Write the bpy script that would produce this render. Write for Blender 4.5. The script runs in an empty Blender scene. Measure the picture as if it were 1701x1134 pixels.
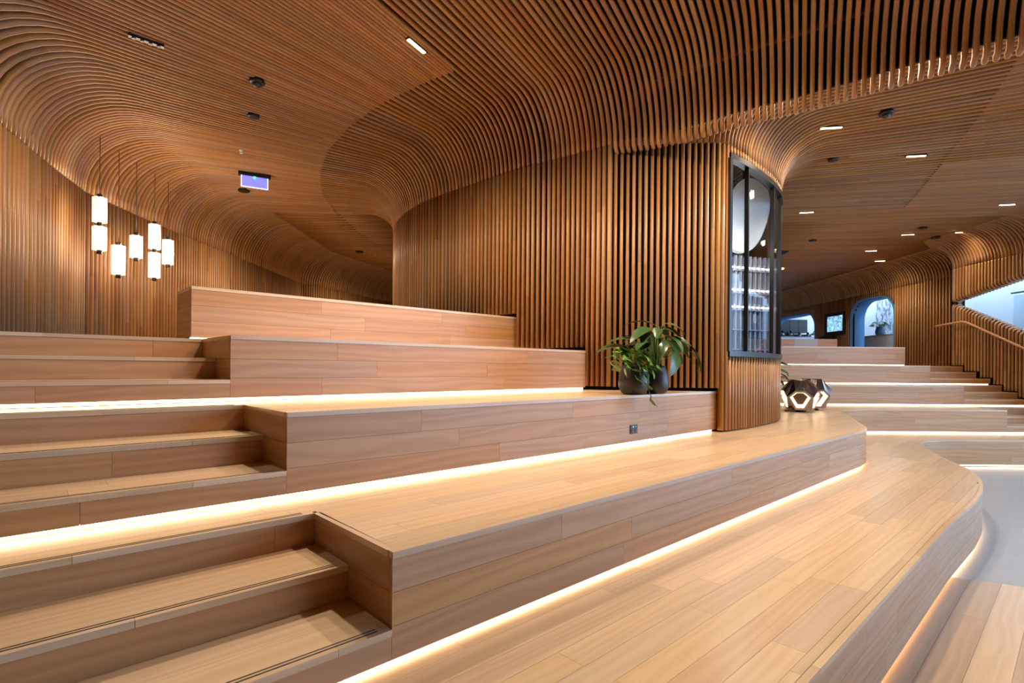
import bpy, math, random
from mathutils import Vector
random.seed(11)
sc = bpy.context.scene
col = sc.collection
PI = math.pi

# ------------------------------------------------------------------ camera, world, exposure
cam = bpy.data.cameras.new('camera')
camo = bpy.data.objects.new('camera', cam); col.objects.link(camo)
camo.location = (0, 0, 1.66)
camo.rotation_euler = (PI/2, -0.0079, 0)
cam.sensor_fit = 'HORIZONTAL'; cam.sensor_width = 36
cam.lens = 887/1701*36
cam.shift_y = 44/1701
cam.clip_end = 200
sc.camera = camo
vs = sc.view_settings
vs.view_transform = 'Standard'; vs.look = 'None'; vs.gamma = 1; vs.use_curve_mapping = False
vs.exposure = 1.0
w = bpy.data.worlds.new('world'); sc.world = w; w.use_nodes = True
bg = w.node_tree.nodes['Background']
bg.inputs[0].default_value = (0.47, 0.70, 1.0, 1); bg.inputs[1].default_value = 4.2
try:
    sc.cycles.max_bounces = 7; sc.cycles.diffuse_bounces = 5; sc.cycles.glossy_bounces = 3
    sc.cycles.transparent_max_bounces = 6; sc.cycles.caustics_reflective = False; sc.cycles.caustics_refractive = False
    sc.cycles.use_denoising = True
    sc.cycles.sample_clamp_indirect = 4
except Exception: pass
WARM = (1.0, 0.79, 0.55)
LEDC = (1.0, 0.70, 0.40)
LED_STR = 8.0
SPOT_W = 215

# ------------------------------------------------------------------ materials
MATS = {}
def mat(name):
    m = bpy.data.materials.new(name); m.use_nodes = True; MATS[name] = m
    return m, m.node_tree.nodes, m.node_tree.links, m.node_tree.nodes['Principled BSDF']
def wood(name, c1, c2, rough, tonevar, gs=16.0, seg=None, coat=0.0, huevar=0.5, wave=0.32):
    """oak: UV.x runs along the board in metres, UV.y across it; every board has its own UV offset"""
    m, N, L, b = mat(name)
    uv = N.new('ShaderNodeUVMap')
    mp = N.new('ShaderNodeMapping'); mp.inputs['Scale'].default_value = (0.55, gs, 1)
    L.new(uv.outputs[0], mp.inputs[0])
    n0 = N.new('ShaderNodeTexNoise'); n0.inputs['Scale'].default_value = 1.1; n0.inputs['Detail'].default_value = 2
    L.new(mp.outputs[0], n0.inputs['Vector'])
    mx = N.new('ShaderNodeMixRGB'); mx.blend_type = 'ADD'; mx.inputs[0].default_value = 1.2
    L.new(mp.outputs[0], mx.inputs[1]); L.new(n0.outputs[1], mx.inputs[2])
    wv = N.new('ShaderNodeTexWave'); wv.wave_type = 'BANDS'; wv.bands_direction = 'Y'
    wv.inputs['Scale'].default_value = 1.0; wv.inputs['Distortion'].default_value = 7.0; wv.inputs['Detail'].default_value = 3
    wv.inputs['Detail Scale'].default_value = 1.2
    L.new(mx.outputs[0], wv.inputs['Vector'])
    mp2 = N.new('ShaderNodeMapping'); mp2.inputs['Scale'].default_value = (3, 170, 1)
    L.new(uv.outputs[0], mp2.inputs[0])
    nf = N.new('ShaderNodeTexNoise'); nf.inputs['Scale'].default_value = 1; nf.inputs['Detail'].default_value = 3
    L.new(mp2.outputs[0], nf.inputs['Vector'])
    a = N.new('ShaderNodeMath'); a.operation = 'MULTIPLY'; a.inputs[1].default_value = wave; L.new(wv.outputs[1], a.inputs[0])
    a2 = N.new('ShaderNodeMath'); a2.operation = 'MULTIPLY_ADD'; a2.inputs[1].default_value = 0.62; L.new(nf.outputs[0], a2.inputs[0]); L.new(a.outputs[0], a2.inputs[2])
    cr = N.new('ShaderNodeMixRGB'); cr.inputs[1].default_value = (*c1, 1); cr.inputs[2].default_value = (*c2, 1)
    L.new(a2.outputs[0], cr.inputs[0])
    # tone: one value per board (attribute) or per length of a batten
    if seg:
        sx = N.new('ShaderNodeSeparateXYZ'); L.new(uv.outputs[0], sx.inputs[0])
        d = N.new('ShaderNodeMath'); d.operation = 'DIVIDE'; d.inputs[1].default_value = seg; L.new(sx.outputs[0], d.inputs[0])
        fl = N.new('ShaderNodeMath'); fl.operation = 'FLOOR'; L.new(d.outputs[0], fl.inputs[0])
        src = fl.outputs[0]
    else:
        at = N.new('ShaderNodeAttribute'); at.attribute_name = 'tone'; src = at.outputs['Fac']
    wn = N.new('ShaderNodeTexWhiteNoise'); wn.noise_dimensions = '1D'; L.new(src, wn.inputs['W'])
    sp = N.new('ShaderNodeSeparateXYZ'); L.new(wn.outputs['Color'], sp.inputs[0])
    hs = N.new('ShaderNodeHueSaturation')
    def rng(o, lo, hi):
        r = N.new('ShaderNodeMapRange'); r.inputs[3].default_value = lo; r.inputs[4].default_value = hi
        L.new(o, r.inputs[0]); return r.outputs[0]
    L.new(rng(sp.outputs[0], 1-tonevar, 1+tonevar*0.7), hs.inputs['Value'])
    L.new(rng(sp.outputs[1], 0.5-0.012*huevar, 0.5+0.012*huevar), hs.inputs['Hue'])
    L.new(rng(sp.outputs[2], 0.9, 1.1), hs.inputs['Saturation'])
    L.new(cr.outputs[0], hs.inputs['Color'])
    L.new(hs.outputs[0], b.inputs['Base Color'])
    b.inputs['Roughness'].default_value = rough
    if coat:
        b.inputs['Coat Weight'].default_value = coat; b.inputs['Coat Roughness'].default_value = 0.22
    bp = N.new('ShaderNodeBump'); bp.inputs['Strength'].default_value = 0.06; bp.inputs['Distance'].default_value = 0.002
    L.new(nf.outputs[0], bp.inputs['Height']); L.new(bp.outputs[0], b.inputs['Normal'])
    return m
def plain(name, c, rough=0.5, metal=0.0, noise=0.0, scale=8.0, spec=0.5):
    m, N, L, b = mat(name)
    b.inputs['Roughness'].default_value = rough; b.inputs['Metallic'].default_value = metal
    b.inputs['Specular IOR Level'].default_value = spec
    tc = N.new('ShaderNodeTexCoord'); n = N.new('ShaderNodeTexNoise'); n.inputs['Scale'].default_value = scale
    n.inputs['Detail'].default_value = 5; L.new(tc.outputs['Object'], n.inputs['Vector'])
    mx = N.new('ShaderNodeMixRGB'); mx.inputs[1].default_value = (*[x*(1-noise) for x in c], 1)
    mx.inputs[2].default_value = (*[min(1, x*(1+noise)) for x in c], 1)
    L.new(n.outputs[0], mx.inputs[0]); L.new(mx.outputs[0], b.inputs['Base Color'])
    return m
def emit(name, c, s):
    m, N, L, b = mat(name)
    b.inputs['Base Color'].default_value = (*c, 1)
    b.inputs['Emission Color'].default_value = (*c, 1); b.inputs['Emission Strength'].default_value = s
    return m
OAK = wood('oak_boards', (0.66, 0.49, 0.325), (0.49, 0.33, 0.195), 0.36, 0.15, coat=0.25, gs=5)
RIS = wood('oak_risers', (0.54, 0.305, 0.148), (0.38, 0.185, 0.080), 0.42, 0.08, gs=4.5, huevar=0.2, wave=0.42)
BAT = wood('oak_battens', (0.49, 0.255, 0.105), (0.34, 0.16, 0.06), 0.42, 0.22, gs=20, seg=1.7, huevar=0.8)
BLACK = plain('black_backing', (0.006, 0.005, 0.005), 0.9, spec=0.1)
CORE = plain('dark_substructure', (0.03, 0.02, 0.014), 0.9, spec=0.1)
STRIP = plain('black_grip_strip', (0.012, 0.012, 0.012), 0.7)
LED = emit('led_diffuser', LEDC, LED_STR)
CONC = plain('concrete', (0.35, 0.37, 0.40), 0.32, noise=0.14, scale=3.5)
BMET = plain('black_metal', (0.018, 0.019, 0.022), 0.35, metal=0.3)
FRAME = plain('blue_grey_metal', (0.035, 0.042, 0.055), 0.4, metal=0.4)
WHITE = plain('white_plaster', (0.80, 0.80, 0.80), 0.6, noise=0.02)
BLUEW = plain('daylight_blue', (0.09, 0.32, 0.72), 0.4, noise=0.15)  # blue of the daylight put into the colour of the arch reveals
GREY = plain('grey_laminate', (0.42, 0.42, 0.47), 0.5, noise=0.03)
DARKG = plain('dark_cabinet', (0.05, 0.05, 0.055), 0.5)
POT = plain('matt_black_ceramic', (0.022, 0.021, 0.023), 0.42, noise=0.2)
POTB = plain('blue_grey_ceramic', (0.05, 0.09, 0.14), 0.4)
SOIL = plain('soil', (0.03, 0.02, 0.013), 0.95, noise=0.4, scale=40)
LEAFD = plain('dark_leaf', (0.035, 0.085, 0.022), 0.32, noise=0.35, scale=9)
LEAFL = plain('bright_leaf', (0.12, 0.27, 0.045), 0.38, noise=0.3, scale=12)
STEM = plain('green_stem', (0.16, 0.24, 0.06), 0.5, noise=0.2)
CHROME = plain('polished_bronze', (0.42, 0.36, 0.33), 0.14, metal=1.0)
STEEL = plain('brushed_steel', (0.55, 0.56, 0.58), 0.3, metal=1.0)
HALO = emit('downlight_lens', (1.0, 0.70, 0.38), 12.0)
BULB = emit('lantern_tube', (1.0, 0.86, 0.70), 3.2)
SHADE = emit('lantern_glass', (1.0, 0.90, 0.78), 0.42)
POTBR = plain('dark_bronze', (0.10, 0.065, 0.045), 0.35, metal=0.6)
LAMPIN = emit('lamp_lining', (1.0, 0.80, 0.56), 1.1)
RACKL = emit('rack_and_fill_light', (1.0, 0.95, 0.9), 5.0)
EXITP = emit('exit_panel_glow', (0.22, 0.22, 0.95), 0.55)
EXITE = emit('exit_panel_edge', (0.45, 0.55, 1.0), 2.2)
GREEN = emit('green_indicator', (0.02, 1.0, 0.12), 3.0)
def glass(name, tint, mixv):
    m, N, L, b = mat(name); N.remove(b); out = N['Material Output']
    t = N.new('ShaderNodeBsdfTransparent'); t.inputs[0].default_value = (*tint, 1)
    g = N.new('ShaderNodeBsdfGlossy'); g.inputs['Roughness'].default_value = 0.02
    lw = N.new('ShaderNodeLayerWeight'); lw.inputs[0].default_value = 0.5
    fr = N.new('ShaderNodeMath'); fr.operation = 'POWER'; fr.inputs[1].default_value = 4.0; L.new(lw.outputs['Facing'], fr.inputs[0])
    ad = N.new('ShaderNodeMath'); ad.operation = 'ADD'; ad.inputs[1].default_value = mixv; ad.use_clamp = True
    L.new(fr.outputs[0], ad.inputs[0])
    mx = N.new('ShaderNodeMixShader'); L.new(ad.outputs[0], mx.inputs[0]); L.new(t.outputs[0], mx.inputs[1]); L.new(g.outputs[0], mx.inputs[2])
    L.new(mx.outputs[0], out.inputs['Surface']); return m
GLASS = glass('window_glass', (0.9, 0.94, 0.97), 0.04)
m, N, L, b = mat('screen_picture')
tc = N.new('ShaderNodeTexCoord'); n = N.new('ShaderNodeTexNoise'); n.inputs['Scale'].default_value = 9; n.inputs['Detail'].default_value = 6
n.inputs['Distortion'].default_value = 1.6; L.new(tc.outputs['Object'], n.inputs['Vector'])
cr = N.new('ShaderNodeValToRGB'); e = cr.color_ramp.elements
e[0].position = 0.38; e[0].color = (0.01, 0.05, 0.12, 1); e[1].position = 0.62; e[1].color = (0.25, 0.62, 0.85, 1)
L.new(n.outputs[0], cr.inputs[0]); L.new(cr.outputs[0], b.inputs['Emission Color']); b.inputs['Emission Strength'].default_value = 0.9
SCREEN = m
m, N, L, b = mat('bark_panel')
tc = N.new('ShaderNodeTexCoord'); mp = N.new('ShaderNodeMapping'); mp.inputs['Scale'].default_value = (6, 6, 2.2); L.new(tc.outputs['Object'], mp.inputs[0])
n = N.new('ShaderNodeTexNoise'); n.inputs['Scale'].default_value = 1.6; n.inputs['Detail'].default_value = 5; n.inputs['Distortion'].default_value = 1.0; L.new(mp.outputs[0], n.inputs['Vector'])
cr = N.new('ShaderNodeValToRGB'); e = cr.color_ramp.elements
e[0].position = 0.42; e[0].color = (0.2, 0.24, 0.3, 1); e[1].position = 0.55; e[1].color = (0.75, 0.77, 0.8, 1)
L.new(n.outputs[0], cr.inputs[0]); L.new(cr.outputs[0], b.inputs['Base Color'])
BARK = m

# ------------------------------------------------------------------ helpers
def tag(o, label=None, cat=None, group=None, kind=None):
    if label: o['label'] = label
    if cat: o['category'] = cat
    if group: o['group'] = group
    if kind: o['kind'] = kind
    return o
def empty(name, loc=(0, 0, 0), label=None, cat=None, group=None, kind=None, rz=0):
    o = bpy.data.objects.new(name, None); col.objects.link(o); o.location = loc; o.rotation_euler = (0, 0, rz)
    o.empty_display_size = 0.1
    return tag(o, label, cat, group, kind)
class MB:
    def __init__(s): s.v = []; s.f = []; s.uv = []; s.sm = []
    def face(s, idx, uv=None, smooth=False):
        s.f.append(idx); s.uv.append(uv or [(s.v[i][0]+s.v[i][1], s.v[i][2]) for i in idx]); s.sm.append(smooth)
    def box(s, c, d, rz=0, u0=0.0):
        cx, cy, cz = c; dx, dy, dz = d[0]/2, d[1]/2, d[2]/2; b = len(s.v); ca, sa = math.cos(rz), math.sin(rz)
        loc = [(x*dx, y*dy, z*dz) for z in (-1, 1) for y in (-1, 1) for x in (-1, 1)]
        for x, y, z in loc: s.v.append((cx+x*ca-y*sa, cy+x*sa+y*ca, cz+z))
        for q in ((0, 2, 3, 1), (4, 5, 7, 6), (0, 1, 5, 4), (2, 6, 7, 3), (0, 4, 6, 2), (1, 3, 7, 5)):
            ax = (0, 1) if q in ((0, 2, 3, 1), (4, 5, 7, 6)) else ((0, 2) if q in ((0, 1, 5, 4), (2, 6, 7, 3)) else (1, 2))
            s.face([b+i for i in q], [(loc[i][ax[0]]+u0, loc[i][ax[1]]+u0) for i in q])
        return s
    def prism(s, poly, z0, z1, ax=(1, 0), u0=0.0, v0=0.0, bottom=False):
        n = len(poly); b = len(s.v)
        for z in (z0, z1):
            for p in poly: s.v.append((p[0], p[1], z))
        U = [(p[0]*ax[0]+p[1]*ax[1]+u0, -p[0]*ax[1]+p[1]*ax[0]+v0) for p in poly]
        s.face([b+n+i for i in range(n)], U)
        if bottom: s.face([b+i for i in reversed(range(n))], U[::-1])
        for i in range(n):
            j = (i+1) % n
            s.face([b+i, b+j, b+n+j, b+n+i], [(U[i][0], v0), (U[j][0], v0), (U[j][0], v0+z1-z0), (U[i][0], v0+z1-z0)])
        return s
    def tube(s, pts, r, n=8, cap=True, smooth=True):
        P = [Vector(p) for p in pts]; R = r if isinstance(r, (list, tuple)) else [r]*len(P); b = len(s.v)
        ref = None; L = 0
        for i, p in enumerate(P):
            t = (P[min(i+1, len(P)-1)]-P[max(i-1, 0)]).normalized()
            if ref is None:
                ref = Vector((0, 0, 1)) if abs(t.z) < 0.9 else Vector((1, 0, 0))
            x = ref.cross(t).normalized(); y = t.cross(x); ref = y if abs(t.dot(y)) < 0.5 else ref
            for k in range(n):
                a = 2*PI*k/n; q = p+x*math.cos(a)*R[i]+y*math.sin(a)*R[i]; s.v.append(tuple(q))
        for i in range(len(P)-1):
            for k in range(n):
                k2 = (k+1) % n; s.face([b+i*n+k, b+i*n+k2, b+(i+1)*n+k2, b+(i+1)*n+k], None, smooth)
        if cap:
            s.face([b+k for k in reversed(range(n))]); s.face([b+(len(P)-1)*n+k for k in range(n)])
        return s
    def lathe(s, prof, c=(0, 0, 0), n=24, smooth=True):
        b = len(s.v)
        for r, z in prof:
            for k in range(n):
                a = 2*PI*k/n; s.v.append((c[0]+r*math.cos(a), c[1]+r*math.sin(a), c[2]+z))
        for i in range(len(prof)-1):
            for k in range(n):
                k2 = (k+1) % n; s.face([b+i*n+k, b+i*n+k2, b+(i+1)*n+k2, b+(i+1)*n+k], None, smooth)
        if prof[0][0] > 1e-4: s.face([b+k for k in reversed(range(n))])
        if prof[-1][0] > 1e-4: s.face([b+(len(prof)-1)*n+k for k in range(n)])
        return s
    def build(s, name, m, parent=None, tone=None):
        me = bpy.data.meshes.new(name); me.from_pydata(s.v, [], s.f)
        ul = me.uv_layers.new(name='UVMap')
        ul.data.foreach_set('uv', [c for f in s.uv for p in f for c in p])
        me.polygons.foreach_set('use_smooth', s.sm)
        at = me.attributes.new('tone', 'FLOAT', 'FACE'); t = random.random()*500 if tone is None else tone
        at.data.foreach_set('value', [t]*len(s.f))
        me.materials.append(m)
        o = bpy.data.objects.new(name, me); col.objects.link(o)
        if parent is not None:
            o.parent = parent
            if parent.location.length > 0 or any(parent.rotation_euler): pass
        return o

def V2(p): return Vector((p[0], p[1]))
def catmull(pts, n=6):
    P = [V2(p) for p in pts]; out = []
    for i in range(len(P)-1):
        p0 = P[i-1] if i else P[0]*2-P[1]; p1 = P[i]; p2 = P[i+1]; p3 = P[i+2] if i+2 < len(P) else P[-1]*2-P[-2]
        for k in range(n):
            t = k/n
            out.append(0.5*((2*p1)+(p2-p0)*t+(2*p0-5*p1+4*p2-p3)*t*t+(3*p1-p0-3*p2+p3)*t**3))
    out.append(P[-1]); return out
class Poly:
    def __init__(s, pts):
        s.p = [V2(p) for p in pts]; s.s = [0.0]
        for a, b in zip(s.p, s.p[1:]): s.s.append(s.s[-1]+(b-a).length)
        s.L = s.s[-1]
    def at(s, d):
        d = min(max(d, 0), s.L)
        for i in range(len(s.p)-1):
            if d <= s.s[i+1] or i == len(s.p)-2:
                t = (d-s.s[i])/max(1e-9, s.s[i+1]-s.s[i]); tg = (s.p[i+1]-s.p[i]).normalized()
                return s.p[i].lerp(s.p[i+1], t), tg
    def sub(s, a, b):
        out = [s.at(a)[0]]+[p for p, d in zip(s.p, s.s) if a+1e-4 < d < b-1e-4]+[s.at(b)[0]]
        return out
def offset(pts, d):
    P = [V2(p) for p in pts]; out = []
    for i, p in enumerate(P):
        t1 = (P[i]-P[i-1]).normalized() if i else None; t2 = (P[i+1]-P[i]).normalized() if i+1 < len(P) else None
        t1 = t1 or t2; t2 = t2 or t1; n1 = Vector((-t1.y, t1.x)); n2 = Vector((-t2.y, t2.x)); m = n1+n2
        m = m.normalized(); k = 1/max(0.35, m.dot(n1)); out.append(p+m*d*k)
    return out
def clip(poly, n, c):       # keep the side where p.n <= c
    out = []
    for i in range(len(poly)):
        a, b = poly[i], poly[(i+1) % len(poly)]; da, db = a.dot(n)-c, b.dot(n)-c
        if da <= 0: out.append(a)
        if da*db < 0: out.append(a.lerp(b, da/(da-db)))
    return out
def cut(poly, n, c):        # as clip, but a polygon that falls apart gives several loops
    tg = Vector((-n.y, n.x)); L_ = []; k = len(poly)
    for i in range(k):
        a, b = poly[i], poly[(i+1) % k]; da, db = a.dot(n)-c, b.dot(n)-c
        if abs(da) < 1e-7: da = 1e-7
        if abs(db) < 1e-7: db = 1e-7
        L_.append([a, da <= 0, None])
        if da*db < 0: q = a.lerp(b, da/(da-db)); L_.append([q, None, q.dot(tg)])
    X_ = sorted([i for i, q in enumerate(L_) if q[2] is not None], key=lambda i: L_[i][2])
    if not X_: return [poly] if L_ and L_[0][1] else []
    mate = {}
    for j in range(0, len(X_)-1, 2): mate[X_[j]] = X_[j+1]; mate[X_[j+1]] = X_[j]
    seen = set(); out = []; m_ = len(L_)
    for st in range(m_):
        if not L_[st][1] or st in seen: continue
        loop = []; i = st
        for _ in range(4*m_):
            if L_[i][2] is None:
                if i in seen: break
                seen.add(i); loop.append(L_[i][0]); i = (i+1) % m_
            else:
                loop.append(L_[i][0]); j = mate.get(i)
                if j is None: break
                loop.append(L_[j][0]); i = (j+1) % m_
        if len(loop) > 2: out.append(loop)
    return out
def area(p): return 0.5*abs(sum(p[i].x*p[(i+1) % len(p)].y-p[(i+1) % len(p)].x*p[i].y for i in range(len(p)))) if len(p) > 2 else 0
A = Vector((0.733, 0.680)).normalized(); B = Vector((-A.y, A.x))

def lay_planks(poly, axis, width, lens, z, parent, thick=0.02, m=None, name='plank', gap=0.0007, off=0.0, region=None):
    poly = [V2(p) for p in poly]; ax = V2(axis).normalized(); pp = Vector((-ax.y, ax.x))
    us = [p.dot(ax) for p in poly]; vs_ = [p.dot(pp) for p in poly]
    v = min(vs_)+off
    if off > 0: v -= width
    while v < max(vs_):
        for row in [r2 for r1 in cut(poly, pp, v+width-gap) for r2 in cut(r1, -pp, -(v+gap))]:
            ru = [p.dot(ax) for p in row]; u = min(us)-random.random()*lens[1]
            while u < max(ru):
                l = random.uniform(*lens)
                if u+l > min(ru):
                    for q in [r2 for r1 in cut(row, ax, u+l-gap) for r2 in cut(r1, -ax, -(u+gap))]:
                      q = [q[i] for i in range(len(q)) if (q[i]-q[i-1]).length > 1e-4]
                      if len(q) > 2 and area(q) > 0.002:
                        MB().prism(q, z-thick, z, ax, random.random()*90, random.random()*90).build(name, m or OAK, parent)
                u += l
        v += width
def strip_board(E, s0, s1, z0, z1, thick, m, parent, name, proud=0.0):
    pts = Poly_sub(E, s0, s1); fr = offset(pts, -proud); bk = offset(pts, thick)
    mb = MB(); n = len(fr); u0 = random.random()*90; v0 = random.random()*90
    u = [0.0]
    for a, b_ in zip(fr, fr[1:]): u.append(u[-1]+(b_-a).length)
    for z in (z0, z1):
        for p in fr: mb.v.append((p.x, p.y, z))
        for p in bk: mb.v.append((p.x, p.y, z))
    for i in range(n-1):
        a0, a1, b0, b1 = i, i+1, 2*n+i, 2*n+i+1
        mb.face([a0, a1, b1, b0], [(u0+u[i], v0), (u0+u[i+1], v0), (u0+u[i+1], v0+z1-z0), (u0+u[i], v0+z1-z0)])
        mb.face([b0, b1, 3*n+i+1, 3*n+i], [(u0+u[i], v0), (u0+u[i+1], v0), (u0+u[i+1], v0+thick), (u0+u[i], v0+thick)])
        mb.face([a1, a0, n+i, n+i+1], [(u0, v0)]*4)
        mb.face([n+i+1, n+i, 3*n+i, 3*n+i+1], [(u0, v0)]*4)
    mb.face([0, 2*n, 3*n, n], [(u0, v0), (u0, v0+.1), (u0+.02, v0+.1), (u0+.02, v0)])
    mb.face([n-1, 2*n-1, 4*n-1, 3*n-1], [(u0, v0), (u0, v0+.1), (u0+.02, v0+.1), (u0+.02, v0)])
    return mb.build(name, m, parent)
def Poly_sub(E, a, b): return E.sub(a, b)
def lay_risers(E, z0, z1, parent, rows=3, gapb=0.03, lens=(1.1, 2.4), s0=0.0):
    zt = z1-0.028; zb = z0+gapb; h = (zt-zb)/rows; g = 0.0008
    for r in range(rows):
        s = s0-random.random()*1.2
        while s < E.L:
            l = random.uniform(*lens); a, b_ = max(s, s0), min(s+l, E.L)
            if b_-a > 0.03: strip_board(E, a+g, b_-g, zb+r*h+(g if r else 0), zb+(r+1)*h-g, 0.02, RIS, parent, 'riser_board')
            s += l
    s = s0
    while s < E.L:
        l = random.uniform(1.6, 2.6); b_ = min(s+l, E.L)
        strip_board(E, s+g, b_-g, zt+g, z1, 0.032, OAK, parent, 'nosing', proud=0.003); s += l
def led(E, z0, parent):
    mb = MB(); pts = offset(E.p, 0.036); bk = offset(E.p, 0.046); n = len(pts); fr = pts
    for z in (z0+0.006, z0+0.026):
        for p in fr: mb.v.append((p.x, p.y, z))
        for p in bk: mb.v.append((p.x, p.y, z))
    for i in range(n-1):
        mb.face([i, i+1, 2*n+i+1, 2*n+i]); mb.face([2*n+i, 2*n+i+1, 3*n+i+1, 3*n+i]); mb.face([i+1, i, n+i, n+i+1]); mb.face([n+i+1, n+i, 3*n+i, 3*n+i+1])
    o = mb.build('led_strip', LED, parent); o['label'] = 'glowing warm white led strip'; return o
def core(Ep, back, z0, z1, parent, ins=0.05):
    fr = offset(Ep, ins); poly = [V2(p) for p in fr]+[V2(p) for p in reversed(back)]
    MB().prism(poly, z0-0.02, z1-0.021, bottom=True).build('base', CORE, parent)
def strips(o, dirv, length, z, parent, back):
    for d in (0.022, 0.042):
        q = [o+back*d, o+back*d+dirv*length, o+back*(d+0.005)+dirv*length, o+back*(d+0.005)]
        MB().prism(q, z-0.002, z+0.0012).build('grip_strip', STRIP, parent)
RUN = 0.38
def stair(c, along, back, zl, zh, length, label, first_gap=True, tail=1.0):
    """three risers; 'along' points away from the tier's end panel, 'back' climbs"""
    t = empty('stair_flight', (0, 0, 0), label, 'stairs', 'timber stair flights beside the seating tiers')
    c = V2(c); along = V2(along).normalized(); back = V2(back).normalized(); H = (zh-zl)/3
    rev = (along.x*back.y-along.y*back.x) < 0     # risers need 'back' on the left of the line
    for k in range(3):
        o = c+back*RUN*k; z1 = zl+H*(k+1); z0 = zl+H*k
        a, b_ = (o, o+along*length)
        E = Poly([b_, a]) if rev else Poly([a, b_])
        lay_risers(E, z0, z1, t, rows=1, gapb=0.03 if (k == 0 and first_gap) else 0.0, lens=(2.4, 3.6))
        if k < 2:
            q = [o+back*0.03, o+along*length+back*0.03, o+along*length+back*(RUN+0.02), o+back*(RUN+0.02)]
            lay_planks(q, along, 0.19, (1.8, 2.8), z1, t, thick=0.02)
            q2 = [o+back*0.05, o+along*length+back*0.05, o+along*length+back*(RUN+0.05), o+back*(RUN+0.05)]
            if rev: q2 = q2[::-1]
            MB().prism(q2, zl-0.01, z1-0.021).build('base', CORE, t)
        strips(o+along*0.05, along, length-0.05, z1, t, back)
    return t
def end_panel(c, back, depth, z0, z1, parent):
    """tier end beside the stair: boards running back from the front corner"""
    c = V2(c); back = V2(back).normalized(); n = 3; zt = z1-0.028; h = (zt-z0)/n
    E = Poly([c+back*depth, c+back*0.0215]) if PANEL_REV else Poly([c+back*0.0215, c+back*depth])
    EN = Poly([c+back*depth, c+back*0.0335]) if PANEL_REV else Poly([c+back*0.0335, c+back*depth]); z0 += 0.03; h = (zt-z0)/n
    for r in range(n): strip_board(E, 0.0, E.L, z0+r*h+0.0008, z0+(r+1)*h-0.0008, 0.02, RIS, parent, 'end_board')
    strip_board(EN, 0.0, EN.L, zt+0.0008, z1, 0.03, OAK, parent, 'end_nosing', proud=0.002)

# ------------------------------------------------------------------ levels and plan lines
Z1, Z2, Z3, Z4, Z5 = 0.465, 0.925, 1.405, 1.875, 2.345
R3, R4, R5 = 1.35, 1.79, 2.26
ZC = 4.96
c2, c3, c4, c5 = Vector((-0.469, 2.12)), Vector((-1.236, 2.939)), Vector((-1.98, 3.754)), Vector((-2.763, 4.593))
E1p = [Vector((1.148, 2.042))-A*4.2, Vector((3.401, 4.152))]+catmull([(4.288, 4.932), (4.83, 5.47), (5.28, 6.02), (5.63, 6.60), (5.83, 7.05), (6.08, 7.6), (6.42, 8.25), (6.75, 8.80), (7.08, 9.15), (7.6, 9.32), (8.3, 9.34)], 4)+[Vector((9.55, 9.34))]
E2p = [c2, c2+A*5.6]+catmull([(4.25, 6.49), (4.56, 6.86), (4.76, 7.24), (5.00, 7.72), (5.27, 8.25), (5.56, 8.81), (5.86, 9.45), (6.15, 9.95), (6.60, 10.22), (7.2, 10.29)], 4)+[Vector((9.55, 10.29))]
E1, E2 = Poly(E1p), Poly(E2p)
e3 = Vector((2.435, 6.345)); E3 = Poly([c3, e3])
e4 = c4+A*3.90; E4 = Poly([c4, e4])
e5 = c5+A*3.86; E5 = Poly([c5, e5])
PANEL_REV = True
LEN = 2.6

# ------------------------------------------------------------------ floor
fl = empty('floor', kind='structure', label='pale polished concrete floor meeting oak boards beside the lowest tier')
MB().box((4, 9, -0.11), (34, 44, 0.2)).build('concrete_slab', CONC, fl)
b0, b1 = Vector((3.2, 4.46)), Vector((9.5, 1.55))
wp = [Vector((-6, -5)), Vector((9.5, -5)), b1, b0]
wpoly = [Vector((-1.9, -0.8)), Vector((0.5, -1.0)), Vector((7, -1.0)), Vector((7.2, 2.62)), b0]
lay_planks(wpoly, A, 0.18, (0.9, 2.2), 0.006, fl, thick=0.016)
f2 = tag(MB().box((8.0, 20.2, 1.69), (8.2, 13.0, 0.2)).build('floor', OAK), 'upper landing floor behind the far right tiers', None, None, 'structure')
f3 = tag(MB().box((-4.5, 15.6, 1.70), (3.9, 15.6, 0.2)).build('floor', OAK), 'upper landing floor behind the left tiers', None, None, 'structure')

# ------------------------------------------------------------------ seating tiers
def tier(label): return empty('seating_tier', (0, 0, 0), label, 'seating tier', 'stepped timber seating tiers')
# tier 1 (lowest platform)
t1 = tier('lowest and widest curved oak tier, rising from the floor in the foreground')
back1 = offset([c2-A*LEN]+E2p+[Vector((11.15, 10.29))], 0.07)
front1 = E1p+[Vector((9.6, 9.34))]
poly1 = offset(front1, 0.03)+back1[:0:-1]+[back1[0]]
poly1 = offset(E1p, 0.03)+[Vector((9.55, 10.34))]+[p for p in reversed(back1[:-1])]
lay_planks(poly1, A, 0.142, (0.8, 2.1), Z1, t1)
core(E1p, [back1[0]]+back1[1:-1], 0, Z1, t1)
lay_risers(E1, 0, Z1, t1); led(E1, 0, t1)
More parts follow.
